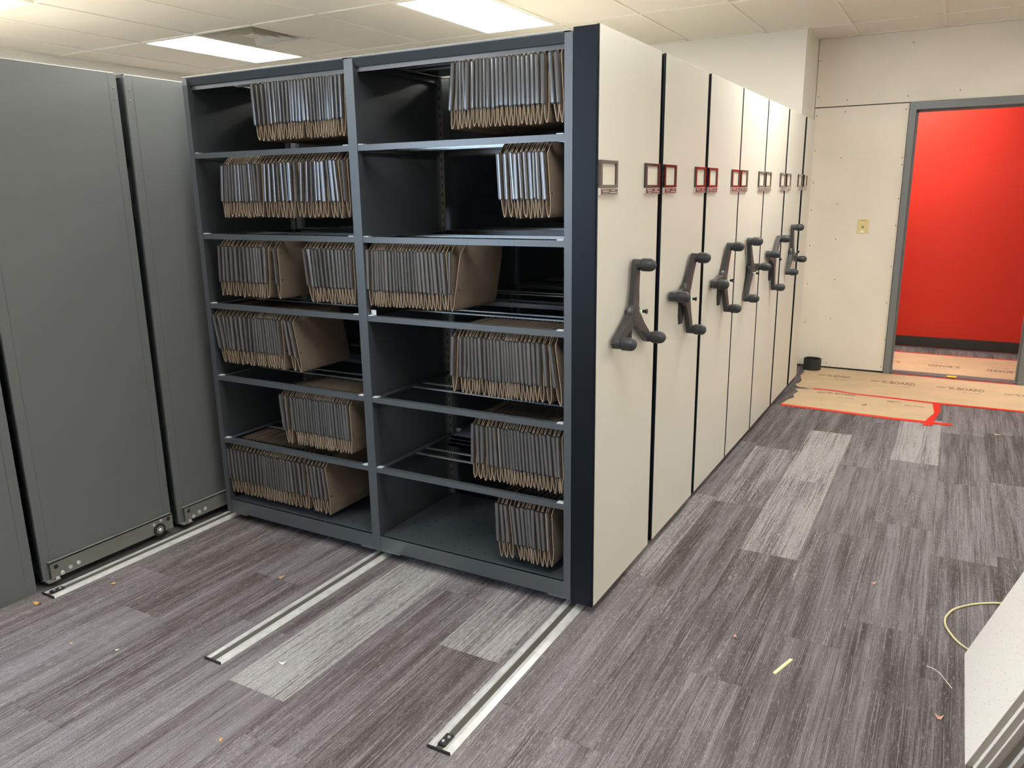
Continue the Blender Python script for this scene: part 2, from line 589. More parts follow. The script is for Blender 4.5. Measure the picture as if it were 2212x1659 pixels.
# wall angle round the edge
MB().box(XL, 0.0, YB - 0.022, YB, ZC - 0.003, ZC + 0.004).box(XL, XL + 0.022, YF, YB, ZC - 0.003, ZC + 0.004) \
    .box(0.0, XR, YD - 0.022, YD, ZC - 0.003, ZC + 0.004).box(0.0, 0.022, YB - 0.02, YD, ZC - 0.003, ZC + 0.004) \
    .build('wall_angle', 'grid', ceil)

light_names = {(-4.71, -0.48): 'lit ceiling panel light at the far left edge of the ceiling',
               (-4.71, 1.95): 'long lit ceiling panel light beside the square air vent',
               (-2.2, 1.95): 'lit ceiling panel light above the middle of the open shelving bays'}
for (lx, ly) in sorted(lights):
    lab = None
    for k, v in light_names.items():
        if abs(k[0] - lx) < 0.03 and abs(k[1] - ly) < 0.03: lab = v
    grp = None
    if lab is None:
        lab = 'lit ceiling panel light outside the picture, %s, %s' % (
            {-5: 'above the grey left units', -2: 'above the open bays', 0: 'above the carpet aisle', 3: 'right of the leaning boards'}[round(lx)],
            'behind the camera' if ly < -2 else 'beside the camera' if ly < 0 else 'toward the doorway')
        grp = 'ceiling lights outside the picture'
    t = thing('ceiling_light', lab, 'light', (lx, ly, ZC), grp)
    a, b = 0.6275, 1.215
    MB().box(0.004, 0.03, 0.004, b - 0.004, -0.004, 0.03).box(a - 0.03, a - 0.004, 0.004, b - 0.004, -0.004, 0.03) \
        .box(0.03, a - 0.03, 0.004, 0.03, -0.004, 0.03).box(0.03, a - 0.03, b - 0.03, b - 0.004, -0.004, 0.03) \
        .build('frame', 'white', t)
    box(0.028, a - 0.028, 0.028, b - 0.028, 0.0, 0.012).build('diffuser', 'troffer', t)
t = thing('ceiling_light', 'lit ceiling panel light in the red-walled hallway, out of sight', 'light', (-0.1, 5.25, ZC))
box(0, 1.2, 0, 0.6, -0.004, 0.0).build('diffuser', 'hall_troffer', t)
MB().box(-0.02, 0, -0.02, 0.62, -0.008, 0).box(1.2, 1.22, -0.02, 0.62, -0.008, 0).box(0, 1.2, -0.02, 0, -0.008, 0).box(0, 1.2, 0.6, 0.62, -0.008, 0).build('frame', 'white', t)

# vent: nested square cones
t = thing('air_vent', 'square stepped ceiling air vent behind the long panel light', 'vent', (VENT[0] + 0.314, 1.95 + 0.305, ZC))


def sq_ring(mb, r0, z0, r1, z1):
    n = len(mb.v)
    for r, z in ((r0, z0), (r1, z1)):
        mb.v += [(-r, -r, z), (r, -r, z), (r, r, z), (-r, r, z)]
    for i in range(4):
        j = (i + 1) % 4
        mb.f.append((n + i, n + j, n + 4 + j, n + 4 + i))


for r, nm in ((0.296, 'outer_louver'), (0.215, 'middle_louver'), (0.135, 'inner_louver')):
    v = MB()
    sq_ring(v, r, -0.004, r - 0.05, 0.040); sq_ring(v, r - 0.003, -0.002, r - 0.053, 0.042)
    v.build(nm, 'vent', t)
box(-0.06, 0.06, -0.06, 0.06, 0.0, 0.006).build('centre_plate', 'vent', t)
v = MB(); v.box(-0.30, 0.30, -0.30, 0.30, 0.05, 0.055)
v.build('back_plate', 'vent', t)
v = MB(); v.box(-0.305, -0.292, -0.305, 0.305, -0.005, 0.003).box(0.292, 0.305, -0.305, 0.305, -0.005, 0.003) \
    .box(-0.292, 0.292, -0.305, -0.292, -0.005, 0.003).box(-0.292, 0.292, 0.292, 0.305, -0.005, 0.003)
v.build('frame', 'vent', t)

# ------------------------------------------------------------------ floor tracks
tr_labels = [(-1.9175, 'aluminium floor track running along the grey left shelving units'),
             (-0.942, 'aluminium floor track ending under the middle upright, no end stop'),
             (0.0124, 'aluminium floor track under the cream end panels with black end stop')]
for x, lab in tr_labels:
    t = thing('floor_track', lab, 'track', (x, -0.9, 0), 'three floor tracks')
    L_ = YB - 0.02 + 0.9
    prof = [(-0.043, 0.0), (-0.043, 0.002), (-0.030, 0.010), (-0.022, 0.010), (-0.020, 0.007), (-0.017, 0.007), (-0.015, 0.010), (-0.012, 0.010), (-0.012, 0.004),
            (0.012, 0.004), (0.012, 0.0085), (0.024, 0.0085), (0.043, 0.002), (0.043, 0.0)]
    MB().prism(prof, 0.0, L_, 'y').build('track_profile', 'alu', t)
    box(-0.0118, 0.0118, 0.001, L_, 0.004, 0.0062).build('groove', 'track_groove', t)
    for k in range(4):
        MB().lathe([(0, 0.004), (0.0015, 0.003)], (-0.0205, 0.08 + 0.23 * k, 0.007), 'z', 8).build('screw', 'bolt', t)
    if x != -0.942:
        e = MB().box(-0.012, 0.014, 0.012, 0.062, 0.0062, 0.015).build('end_stop', 'black', t)
        MB().lathe([(0, 0.005), (0.003, 0.004)], (-0.002, 0.026, 0.015), 'z', 10).build('bolt', 'bolt', e)
        MB().lathe([(0, 0.005), (0.003, 0.004)], (0.004, 0.048, 0.015), 'z', 10).build('bolt', 'bolt', e)
    MB().box(-0.040, 0.040, -0.004, 0.0, 0.0005, 0.010).build('end_cap', 'black', t)

# ------------------------------------------------------------------ mobile shelving carriages
LEV = [2.087, 1.770, 1.415, 1.095, 0.747, 0.433]
BAYS = [(-1.853, -0.956), (-0.912, -0.015)]
DEP = 0.60


def soft_rect(y0, y1, z0, z1, r=0.006):
    return [(y0 + r, z0), (y1 - r, z0), (y1, z0 + r), (y1, z1 - r), (y1 - r, z1), (y0 + r, z1), (y0, z1 - r), (y0, z0 + r)]


def hand_crank(parent, yc, zc, a0, pin_a):
    X0 = 0.1085
    hub = MB().lathe([(0.0, 0.030), (0.010, 0.034), (0.012, 0.052), (0.024, 0.052), (0.030, 0.048), (0.034, 0.036), (0.036, 0.014)],
                     (X0, yc, zc), 'x', 24).build('hand_crank', 'crank', parent, True)
    for k in range(3):
        a = math.radians(a0 + 120 * k)
        u = (math.sin(a), math.cos(a)); w_ = (math.cos(a), -math.sin(a))
        pts = []
        for (r, h) in ((0.0, 0.030), (0.05, 0.029), (0.10, 0.023), (0.185, 0.021)):
            pts.append((r, h))
        poly = [(r, h) for r, h in pts]
        for q in range(1, 6):
            b = PI / 2 - PI * q / 6
            poly.append((0.190 + 0.021 * math.cos(b), 0.021 * math.sin(b)))
        poly += [(r, -h) for r, h in reversed(pts)]
        poly = [(yc + r * u[0] + h * w_[0], zc + r * u[1] + h * w_[1]) for r, h in poly]
        MB().prism(poly, X0 + 0.010, X0 + 0.032, 'x', 0.004).build('spoke', 'crank', hub)
        c = (X0 + 0.026, yc + 0.190 * u[0], zc + 0.190 * u[1])
        MB().lathe([(0, 0.021), (0.016, 0.020), (0.0165, 0.018), (0.019, 0.018), (0.0195, 0.0235), (0.024, 0.0245), (0.050, 0.0245),
                    (0.060, 0.0225), (0.068, 0.017), (0.073, 0.009), (0.0745, 0.002)], c, 'x', 20).build('knob', 'knob', hub, True)
    a = math.radians(pin_a)
    pc = (X0 + 0.032, yc + 0.026 * math.sin(a), zc + 0.026 * math.cos(a))
    MB().lathe([(0, 0.0035), (0.013, 0.0035)], pc, 'x', 10).build('pin_stem', 'bolt', hub)
    MB().lathe([(0.013, 0.0042), (0.0155, 0.0042)], pc, 'x', 10).build('indicator', 'led', hub)
    MB().lathe([(0.017, 0.006), (0.026, 0.006), (0.034, 0.010), (0.036, 0.009)], pc, 'x', 12).build('pin_knob', 'black', hub)
    plate = [(yc - 0.035 + 0.02 * 0, zc - 0.10), (yc - 0.022, zc - 0.135), (yc + 0.012, zc - 0.135), (yc + 0.025, zc - 0.10), (yc + 0.025, zc + 0.02), (yc - 0.035, zc + 0.02)]
    MB().prism(plate, X0 - 0.0003, X0 + 0.008, 'x', 0.003).build('lock_plate', 'black', hub)


def card_holder(parent, y0, y1, first):
    X0 = 0.108
    f = MB()
    zt, zb = 1.682, 1.592
    b = 0.017
    f.box(X0, X0 + 0.009, y0, y0 + b, zb, zt).box(X0, X0 + 0.009, y1 - b, y1, zb, zt)
    f.box(X0, X0 + 0.009, y0 + b, y1 - b, zt - 0.010, zt).box(X0, X0 + 0.009, y0 + b, y1 - b, zb, zb + 0.009)
    h = f.build('card_holder', 'holder', parent)
    box(X0, X0 + 0.003, y0 + b, y1 - b, zb + 0.009, zt - 0.010).build('card', 'card', h)
    box(X0, X0 + 0.0085, y0, y1, 1.567, 1.590).build('plate_rim', 'pale_print', h)
    box(X0, X0 + 0.0092, y0 + 0.004, y1 - 0.004, 1.570, 1.5875).build('brand_plate', 'plate', h)
    pr = MB()
    W = y1 - y0
    for k in range(5):
        pr.box(X0 + 0.009, X0 + 0.0096, y0 + W * (0.10 + 0.075 * k), y0 + W * (0.13 + 0.075 * k), 1.5835, 1.5862)
    pr.box(X0 + 0.009, X0 + 0.0096, y0 + W * 0.12, y0 + W * 0.46, 1.5785, 1.5815)
    pr.box(X0 + 0.009, X0 + 0.0096, y0 + W * 0.15, y0 + W * 0.43, 1.5730, 1.5745)
    pr.box(X0 + 0.009, X0 + 0.0096, y0 + W * 0.62, y0 + W * 0.82, 1.5810, 1.5842)
    pr.box(X0 + 0.009, X0 + 0.0096, y0 + W * 0.52, y0 + W * 0.92, 1.5738, 1.5768)
    stuff(pr.build('plate_print', 'pale_print', h))


slot_rows = None


def carriage(y0, y1, label, crank=None, full=False, group=None):
    """double-faced shelving unit between y0 and y1, cream end panel on its right side"""
    t = thing('mobile_shelving', label, 'shelving', (0, y0, 0), group)
    D = y1 - y0
    dep = min(DEP, D - 0.015)
    # uprights front and rear
    for (a, b) in ((-1.883, -1.853), (-0.956, -0.912), (-0.015, 0.015)):
        box(a, b, -0.002, 0.028, 0.0425, 2.087).build('upright', 'steel', t)
        box(a, b, dep - 0.03, dep, 0.0425, 2.087).build('upright', 'steel', t)
        c = (a + b) / 2
        box(c - 0.002, c + 0.002, 0.028, dep - 0.03, 0.06, 2.085).build('side_sheet', 'steel', t)
    if full:
        # slotted strip standing at the rear of the two bays
        for (a, b) in BAYS:
            p = MB().box(a + 0.001, a + 0.022, dep - 0.036, dep - 0.030, 0.12, 2.08).build('slotted_strip', 'beam', t)
            s = MB()
            z = 0.16
            while z < 2.05:
                s.box(a + 0.008, a + 0.014, dep - 0.0368, dep - 0.036, z, z + 0.018)
                z += 0.038
            stuff(s.build('slots', 'black', p))
    for bi, (a, b) in enumerate(BAYS):
        # canopy
        cp = MB().box(a, b, -0.004, dep, 2.0875, 2.0905)
        cp.prism([(-0.006, 2.0905), (-0.006, 2.087), (0.013, 2.058), (0.022, 2.056), (0.020, 2.040), (0.023, 2.040), (0.025, 2.0585), (0.015, 2.061), (-0.002, 2.0905)], a, b, 'x')
        cp.build('canopy', 'steel', t)
        box(a - 0.02, b + 0.02, -0.007, dep, 2.0906, 2.0936).build('bounce_sheet', 'bounce_sheet', t)  # added pale sheet, throws lamp light back up to the ceiling
        for li, L in enumerate(LEV):
            s = MB()
            if li:
                s.box(a, b, 0.0, 0.003, L - 0.023, L).box(a, b, 0.003, 0.024, L - 0.003, L)
                s.box(a, b, dep - 0.003, dep, L - 0.023, L).box(a, b, dep - 0.024, dep - 0.003, L - 0.003, L)
            else:
                L = 2.080
            arms = (MB().box(a, a + 0.030, 0.024, dep - 0.024, L - 0.006, L - 0.003).box(a, a + 0.003, 0.024, dep - 0.024, L - 0.026, L - 0.006),
                    MB().box(b - 0.030, b, 0.024, dep - 0.024, L - 0.006, L - 0.003).box(b - 0.003, b, 0.024, dep - 0.024, L - 0.026, L - 0.006))
            if li:
                for q in arms:
                    n_ = len(s.v)
                    s.v += q.v; s.f += [tuple(k_ + n_ for k_ in f_) for f_ in q.f]
                sh = s.build('shelf_frame', 'steel', t)
            else:
                sh = arms[0].build('support_arm', 'steel', t)
                arms[1].build('support_arm', 'steel', t)
            if D > 0.5 and li != 0:
                for yy in (0.262, 0.345):
                    box(a + 0.003, b - 0.003, yy - 0.007, yy + 0.007, L - 0.012, L - 0.0065).build('hanging_rail', 'rail_steel', sh)
            elif full:
                for yy in (0.262, 0.345):
                    box(a + 0.003, b - 0.003, yy - 0.007, yy + 0.007, L - 0.006, L).build('hanging_rail', 'rail_steel', sh)
            if full and li:
                box(a + 0.004, a + 0.028, -0.001, 0.022, L, L + 0.003).build('clip', 'clip', sh)
                box(b - 0.030, b - 0.004, -0.001, 0.022, L, L + 0.003).build('clip', 'clip', sh)
                if bi == 1 and li == 3:
                    box(a + 0.004, a + 0.030, 0.020, 0.023, L, L + 0.022).build('clip', 'clip', sh)
                if bi == 1 and li == 5:
                    box(a + 0.025, a + 0.050, dep - 0.004, dep - 0.001, L, L + 0.02).build('clip', 'clip', sh)
        dk = box(a, b, 0.0, dep, 0.108, 0.113).build('base_deck', 'steel', t)
        if full:
            s = MB()
            for r_, yy in enumerate((0.06, 0.18, 0.24, 0.32, 0.44, 0.52)):
                for k in range(12):
                    xx = a + 0.05 + 0.075 * k
                    s.box(xx, xx + 0.004, yy, yy + 0.016, 0.1130, 0.1134)
            stuff(s.build('deck_slots', 'black', dk))
        box(a, b, -0.001, 0.008, 0.047, 0.113).build('kick_plate', 'steel', t)
        box(a, b, dep - 0.008, dep, 0.047, 0.113).build('kick_plate', 'steel', t)
        MB().box(a - 0.01, a + 0.10, 0.004, 0.010, 0.038, 0.047).box(b - 0.07, b + 0.01, 0.004, 0.010, 0.038, 0.047).build('guide_bracket', 'beam', t)
    # carriage beams and wheels on the tracks
    for x in (-1.9175, -0.942, 0.0124):
        xo = x if x > -1.5 else -1.868
        bm = box(xo - 0.022, xo + 0.022, 0.02, dep - 0.02, 0.042, 0.10).build('carriage_beam', 'black', t)
        for yy in (0.07, dep - 0.08):
            MB().lathe([(-0.009, 0.023), (0.009, 0.023)], (x if x > -1.5 else x + 0.030, yy, 0.0355), 'x', 16).build('wheel', 'bolt', bm, True)
    # end panel
    ep = MB().prism(soft_rect(0.0045, D - 0.0045, 0.036, 2.103, 0.003), 0.100, 0.1085, 'x', 0.002).build('end_panel', 'beige', t)
    tr = MB()
    tr.prism([(0.017, -0.002), (0.100, -0.002), (0.105, -0.0005), (0.1, 0.0045), (0.1, 0.03), (0.017, 0.03)], 0.034, 2.100, 'z')
    tr.box(0.017, 0.0999, D - 0.03, D, 0.034, 2.100)
    tr.box(0.0999, 0.1075, 0.0, 0.0043, 0.036, 2.102).box(0.0999, 0.1075, D - 0.0043, D, 0.036, 2.102)
    tr.build('edge_trim', 'black_trim', ep)
    box(0.017, 0.0998, 0.03, D - 0.03, 0.05, 2.095).build('panel_core', 'black_trim', ep)
    if D > 0.5:
        card_holder(t, 0.004, 0.160, True)
        card_holder(t, D - 0.172, D - 0.008, False)
    else:
        card_holder(t, 0.004, 0.14, True)
    if crank:
        hand_crank(t, D / 2, 1.120, crank[0], crank[1])
    return t


PY = [(0.0, 0.618), (0.665, 1.280), (1.321, 1.946), (1.962, 2.585), (2.606, 3.240), (3.280, 3.905), (3.975, 4.335)]
CR = [(5, 60), (34, 140), (29, 100), (-29, 170), (46, 80), (-12, 75), None]
CLAB = ['open two-bay grey file shelving nearest the camera with cream end panel',
        'second cream-ended mobile shelving unit from the front, crank spokes right-up and left',
        'third cream-ended mobile shelving unit counted from the open front bays',
        'fourth cream-ended mobile shelving unit counted from the open front bays',
        'fifth cream-ended mobile shelving unit, third from the white wall',
        'sixth cream-ended mobile shelving unit, last one with a crank',
        'narrow cream-ended shelving unit against the white wall, without a crank']
for (a, b), c, lab in zip(PY, CR, CLAB):
    carriage(a, b, lab, c, full=(a == 0.0), group='cream-ended shelving units')

# ------------------------------------------------------------------ hanging file folders
# per row: tier, then (bottom x, top x) of every pocket in millimetres
ROWS = {
    'L1': (0, [(-1449,-1453),(-1421,-1423),(-1397,-1397),(-1377,-1377),(-1359,-1358),(-1339,-1336),(-1326,-1322),(-1309,-1305),(-1285,-1279),(-1267,-1260),(-1253,-1246),(-1239,-1230),(-1219,-1209),(-1205,-1195),(-1172,-1173),(-1159,-1159),(-1136,-1135),(-1121,-1119),(-1106,-1104),(-1091,-1088),(-1077,-1074),(-1064,-1061),(-1053,-1049),(-1041,-1036),(-1026,-1021),(-1004,-998),(-982,-975)]),
    'L2': (1, [(-1705,-1681),(-1691,-1669),(-1677,-1656),(-1655,-1637),(-1631,-1616),(-1613,-1600),(-1594,-1583),(-1574,-1566),(-1559,-1552),(-1543,-1538),(-1522,-1520),(-1503,-1503),(-1487,-1489),(-1468,-1459),(-1432,-1417),(-1404,-1393),(-1376,-1369),(-1347,-1343),(-1327,-1326),(-1302,-1304),(-1283,-1279),(-1249,-1248),(-1226,-1210),(-1195,-1179),(-1167,-1157),(-1146,-1140),(-1122,-1118),(-1099,-1100),(-1064,-1071),(-1044,-1054),(-1017,-1033),(-981,-988)]),
    'L3': (2, [(-1768,-1751),(-1738,-1722),(-1717,-1703),(-1685,-1673),(-1655,-1645),(-1626,-1618),(-1597,-1591),(-1572,-1568),(-1554,-1550),(-1531,-1530),(-1516,-1515),(-1501,-1501),(-1475,-1464),(-1405,-1409),(-1212,-1231),(-1188,-1205),(-1172,-1187),(-1153,-1167),(-1130,-1142),(-1106,-1116),(-1088,-1097),(-1067,-1074),(-1051,-1057),(-1034,-1039),(-1015,-1019),(-999,-1002),(-984,-985)]),
    'L4': (3, [(-1796,-1840),(-1766,-1797),(-1749,-1769),(-1733,-1743),(-1715,-1714),(-1682,-1689),(-1653,-1658),(-1628,-1632),(-1608,-1599),(-1579,-1577),(-1563,-1563),(-1549,-1550),(-1535,-1538),(-1509,-1515),(-1495,-1503),(-1480,-1489),(-1466,-1477),(-1450,-1463),(-1431,-1446),(-1417,-1419),(-1352,-1380),(-1314,-1354)]),
    'L5': (4, [(-1426,-1443),(-1409,-1412),(-1367,-1379),(-1356,-1363),(-1345,-1346),(-1330,-1332),(-1315,-1317),(-1293,-1296),(-1280,-1283),(-1262,-1265),(-1249,-1252),(-1235,-1239),(-1221,-1225),(-1205,-1209),(-1191,-1197),(-1178,-1184),(-1166,-1172),(-1153,-1159),(-1134,-1140),(-1113,-1120),(-1099,-1106),(-1083,-1091),(-1068,-1076),(-1054,-1059)]),
    'L6': (5, [(-1857,-1861),(-1806,-1810),(-1782,-1789),(-1753,-1758),(-1736,-1739),(-1710,-1711),(-1688,-1687),(-1667,-1664),(-1646,-1639),(-1625,-1618),(-1608,-1602),(-1591,-1586),(-1576,-1572),(-1557,-1554),(-1541,-1538),(-1526,-1524),(-1512,-1510),(-1496,-1494),(-1481,-1480),(-1463,-1462),(-1443,-1442),(-1415,-1422),(-1387,-1397),(-1357,-1369),(-1337,-1339),(-1294,-1313),(-1277,-1292),(-1260,-1271),(-1231,-1244),(-1204,-1229)]),
    'R1': (0, [(-471,-447),(-446,-433),(-429,-424),(-411,-414),(-395,-386),(-374,-366),(-356,-350),(-341,-336),(-327,-323),(-309,-306),(-288,-287),(-272,-272),(-252,-253),(-232,-235),(-216,-219),(-198,-201),(-183,-186),(-164,-167),(-147,-150),(-130,-133),(-111,-114),(-87,-89),(-45,-60),(-26,-43)]),
    'R2': (1, [(-257,-268),(-230,-238),(-207,-223),(-193,-202),(-168,-182),(-149,-162),(-133,-145),(-122,-131),(-105,-116),(-79,-95)]),
    'R3': (2, [(-894,-886),(-872,-865),(-860,-854),(-846,-840),(-833,-829),(-819,-816),(-801,-798),(-779,-778),(-765,-765),(-749,-749),(-732,-734),(-715,-718),(-700,-704),(-683,-687),(-666,-672),(-650,-656),(-632,-640),(-610,-619),(-592,-601),(-574,-585),(-554,-566),(-531,-545),(-516,-528),(-496,-486)]),
    'R4': (3, [(-498,-484),(-459,-449),(-442,-431),(-420,-419),(-400,-402),(-386,-390),(-361,-368),(-339,-344),(-325,-330),(-312,-318),(-295,-302),(-278,-286),(-262,-270),(-250,-259),(-239,-249),(-226,-236),(-214,-225),(-198,-210),(-178,-191),(-160,-174),(-145,-156),(-128,-138),(-107,-113),(-76,-91),(-33,-66)]),
    'R5': (4, [(-412,-405),(-387,-390),(-363,-361),(-340,-344),(-323,-329),(-298,-308),(-279,-289),(-263,-274),(-248,-259),(-235,-247),(-222,-234),(-207,-219),(-191,-205),(-175,-189),(-159,-173),(-144,-159),(-125,-141),(-108,-125),(-92,-109),(-74,-94),(-55,-71),(-35,-54),(-20,-38)]),
    'R6': (5, [(-296,-302),(-272,-285),(-247,-268),(-207,-229),(-192,-212),(-174,-192),(-161,-177),(-150,-166),(-133,-142),(-109,-124),(-89,-103),(-70,-82)]),
}
TIERS = ['top tier', 'second tier', 'third tier', 'fourth tier', 'fifth tier', 'bottom tier']
ORD = ['', 'second', 'third', 'fourth', 'fifth', 'sixth', 'seventh', 'eighth', 'ninth', 'tenth', 'eleventh', 'twelfth',
       'thirteenth', 'fourteenth', 'fifteenth', 'sixteenth', 'seventeenth']
rivet_mesh = MB().lathe([(0, 0.0042), (0.0012, 0.0036)], (0, 0, 0), 'x', 8).mesh('rivet', 'rivet')
end_mesh = box(-0.0046, 0.0046, -0.0012, 0.004, 0.0, 0.004).mesh('strip_end_shade', 'hook')  # black box standing in for the shade in an open strip end


def folder(xt, xb, wl, wr, wb, L, yf, label, group, rivets=False, rnd=random, strip=True, wlt=None, wrt=None):
    """one kraft pocket: xt top centre, xb bottom centre, wl / wr half widths left and right at the strip"""
    t = thing('hanging_folder', label, 'folder', (xt, yf, L - 0.28), group)
    dx = xb - xt
    zs = [0.262, 0.222, 0.145, 0.068, 0.040, 0.016]

    def lean(z):
        return dx * max(0.0, min(1.0, (0.222 - z) / 0.222))
    th_ = 0.0015
    left, right = [], []
    j = lambda s: rnd.uniform(-s, s)
    bl = rnd.uniform(0.55, 1.0)
    tl = wl * 0.8 if wlt is None else wlt
    trr = wr * 0.8 if wrt is None else wrt
    wids_l = [tl, wl, wl * 0.96, wl * 0.92, wb * 0.95, wb * bl * 0.8]
    wids_r = [trr, wr, wr * 0.96, wr * 0.92, wb * 0.95, wb * bl * 0.8]
    if wr > 0.015:
        wids_r = [wb * 0.4 + (trr - wb * 0.4) * z / 0.262 for z in zs]
    for z, a, b in zip(zs, wids_l, wids_r):
        left.append((lean(z) - a, z)); right.append((lean(z) + b, z))
    vd = rnd.uniform(-0.003, 0.004)
    sh = j(0.0015)
    outer = left + [(dx - wb * 0.28 + sh, vd + 0.0035), (dx + sh, vd), (dx + wb * 0.28 + sh, vd + 0.0035)] + right[::-1]
    inner = [(x + th_, z) for x, z in left] + [(dx - wb * 0.18 + sh, vd + 0.0058), (dx + sh, vd + 0.003), (dx + wb * 0.18 + sh, vd + 0.0058)] + [(x - th_, z) for x, z in right[::-1]]
    dep = 0.325 + j(0.003)

    def yfr(z):
        return 0.0 if z <= 0.222 else (z - 0.222) * 1.05

    def ybk(z):
        if z > 0.20: return dep - (z - 0.20) * 0.30
        if z < 0.06: return dep
        return dep
    mb = MB(); n = len(outer)
    jj = [j(0.0012) for _ in range(n)]
    for prof in (outer, inner):
        for (x, z), q in zip(prof, jj):
            mb.v.append((x, yfr(z) + abs(q) * 0.6, z))
        for (x, z) in prof:
            mb.v.append((x, ybk(z), z))
    F = mb.f
    for i in range(n - 1):
        F.append((i, i + 1, n + i + 1, n + i))                                  # outer skin
        F.append((2 * n + i + 1, 2 * n + i, 3 * n + i, 3 * n + i + 1))          # inner skin
        F.append((i + 1, i, 2 * n + i, 2 * n + i + 1))                          # front rim
        F.append((n + i, n + i + 1, 3 * n + i + 1, 3 * n + i))                  # back rim
    F.append((0, n, 3 * n, 2 * n)); F.append((n - 1, 3 * n - 1, 4 * n - 1, 2 * n - 1))
    pk = mb.build('pocket', 'kraft', t)
    pk.data.materials.append(M['kraft_lit_rim'])
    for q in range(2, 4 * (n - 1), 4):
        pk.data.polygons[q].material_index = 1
    if strip:
        # channel strip that grips the left front edge
        s = MB()
        hw = max(0.0048, min(0.0064, (wl + wr) * 0.46))
        z1, z0 = 0.224 + j(0.003), 0.068 + j(0.003)
        prof = [(-hw, 0.008), (-hw, -0.0004), (-hw + 0.0006, -0.0020), (-hw + 0.0014, -0.0020), (-hw + 0.0020, -0.0006), (-hw * 0.3, -0.0013),
                (hw * 0.3, -0.0013), (hw - 0.0020, -0.0006), (hw - 0.0014, -0.0020), (hw - 0.0006, -0.0020), (hw, -0.0004), (hw, 0.008), (hw - 0.0008, 0.008), (hw - 0.0012, 0.0022), (-hw + 0.0012, 0.0022), (-hw + 0.0008, 0.008)]
        tilt = rnd.uniform(-0.22, 0.22)
        k = len(prof)
        for z in (z0, z1):
            xo = lean(z) - wl - 0.0015
            for (u, v_) in prof:
                s.v.append((xo + u, v_ - 0.0018 + u * tilt, z))
        for i in range(k):
            q = (i + 1) % k
            s.f.append((i, q, k + q, k + i))
        s.f.append(tuple(range(k))[::-1]); s.f.append(tuple(k + i for i in range(k)))
        s.build('title_strip', 'strip', t, True)
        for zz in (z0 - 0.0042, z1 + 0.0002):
            e_ = link('strip_end_shade', end_mesh, t)
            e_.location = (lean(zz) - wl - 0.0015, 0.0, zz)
    if trr + tl > 0.006 and wr < 0.015:
        box(tl * -0.25, trr * 0.45, 0.058, 0.300, 0.09, 0.2605).build('papers', 'kraft', t)
    # black hanger along the top edge
    h = MB()
    h.box(-tl - 0.0010, -tl + 0.0018, 0.046, 0.30, 0.257, 0.2605).box(-tl - 0.0018, -tl + 0.0024, 0.044, 0.068, 0.257, 0.2672).box(-tl - 0.003, -tl + 0.0035, 0.250, 0.272, 0.2590, 0.2677)
    h.build('hanger', 'hook', t)
    if rivets:
        for z, yy in ((0.205, 0.014), (0.085, 0.014), (0.245, 0.040)):
            r_ = link('rivet', rivet_mesh, t)
            zi = z
            wz = wr * 0.94 if zi < 0.222 else (wr + (trr - wr) * (zi - 0.222) / 0.04)
            r_.location = (lean(zi) + wz - 0.0002, yfr(zi) + yy - (0.028 if z > 0.222 else 0), zi)
    return t


fr = random.Random(5)
for key, (ti, lst) in ROWS.items():
    bay = 'left bay' if key[0] == 'L' else 'right bay'
    n = len(lst)
    L = LEV[ti]
    lo, hi = (-1832, -968) if key[0] == 'L' else (-893, -27)
    lst = [(min(max(p_, lo), hi), min(max(q_, lo), hi)) for p_, q_ in lst]
    for q_ in range(1, len(lst)):
        if lst[q_][1] - lst[q_ - 1][1] < 9:
            lst[q_] = (lst[q_][0], lst[q_ - 1][1] + 9)
    grp = 'file folders on the %s of the %s' % (TIERS[ti], bay)
    for i, (xb, xt) in enumerate(lst):
        xb, xt = xb / 1000, xt / 1000
        lim = 0.0135
        prv = lst[i - 1][1] / 1000 if i else xt - 0.03
        nxt = lst[i + 1][1] / 1000 if i < n - 1 else xt + 0.03
        wl = min((xt - prv) / 2, lim) - 0.0016
        wr = min((nxt - xt) / 2, lim) - 0.0016
        pb = lst[i - 1][0] / 1000 if i else xb - 0.03
        nb = lst[i + 1][0] / 1000 if i < n - 1 else xb + 0.03
        wb = min(min(xb - pb, nb - xb) / 2, 0.0105) - 0.0008
        wl = max(wl, 0.0035); wr = max(wr, 0.0035); wb = max(wb, 0.0035)
        kw = {}
        if key == 'R3' and i == n - 1:
            wr = 0.022; kw['wrt'] = 0.040; wl = 0.013
        if key == 'L3' and lst[i][0] == -1405:
            wl, wr = 0.010, 0.013
        wide = (nxt - xt) > 0.029
        if i == 0:
            lab = 'leftmost kraft hanging folder on the %s of the %s' % (TIERS[ti], bay)
        elif i == n - 1:
            lab = 'rightmost kraft hanging folder on the %s of the %s' % (TIERS[ti], bay)
        elif i < n / 2:
            lab = '%s kraft hanging folder from the left on the %s of the %s' % (ORD[i], TIERS[ti], bay)
        else:
            lab = '%s kraft hanging folder from the right on the %s of the %s' % (ORD[n - 1 - i], TIERS[ti], bay)
        folder(xt, xb, wl, wr, wb, L, 0.0045 + fr.uniform(0, 0.004), lab, grp, rivets=wide or i == n - 1, rnd=fr, **kw)

# spare slabs lying at the back of the right bay
for k in range(3):
    o = MB().box(0, 0.46, 0, 0.20, 0, 0.017).box(0, 0.46, 0, 0.004, 0.0, 0.0185).build('spare_shelf', 'blue_steel')
    o.location = (-0.800 + 0.010 * k, 0.392, 0.4335 + 0.0188 * k)
    tag(o, ['slate blue spare shelf, bottom of the three lying in the right bay',
            'slate blue spare shelf, middle of the three lying in the right bay',
            'slate blue spare shelf, topmost of the three lying in the right bay'][k], 'shelf', 'spare shelves in the right bay')

# ------------------------------------------------------------------ grey shelving on the left
XS = -1.990


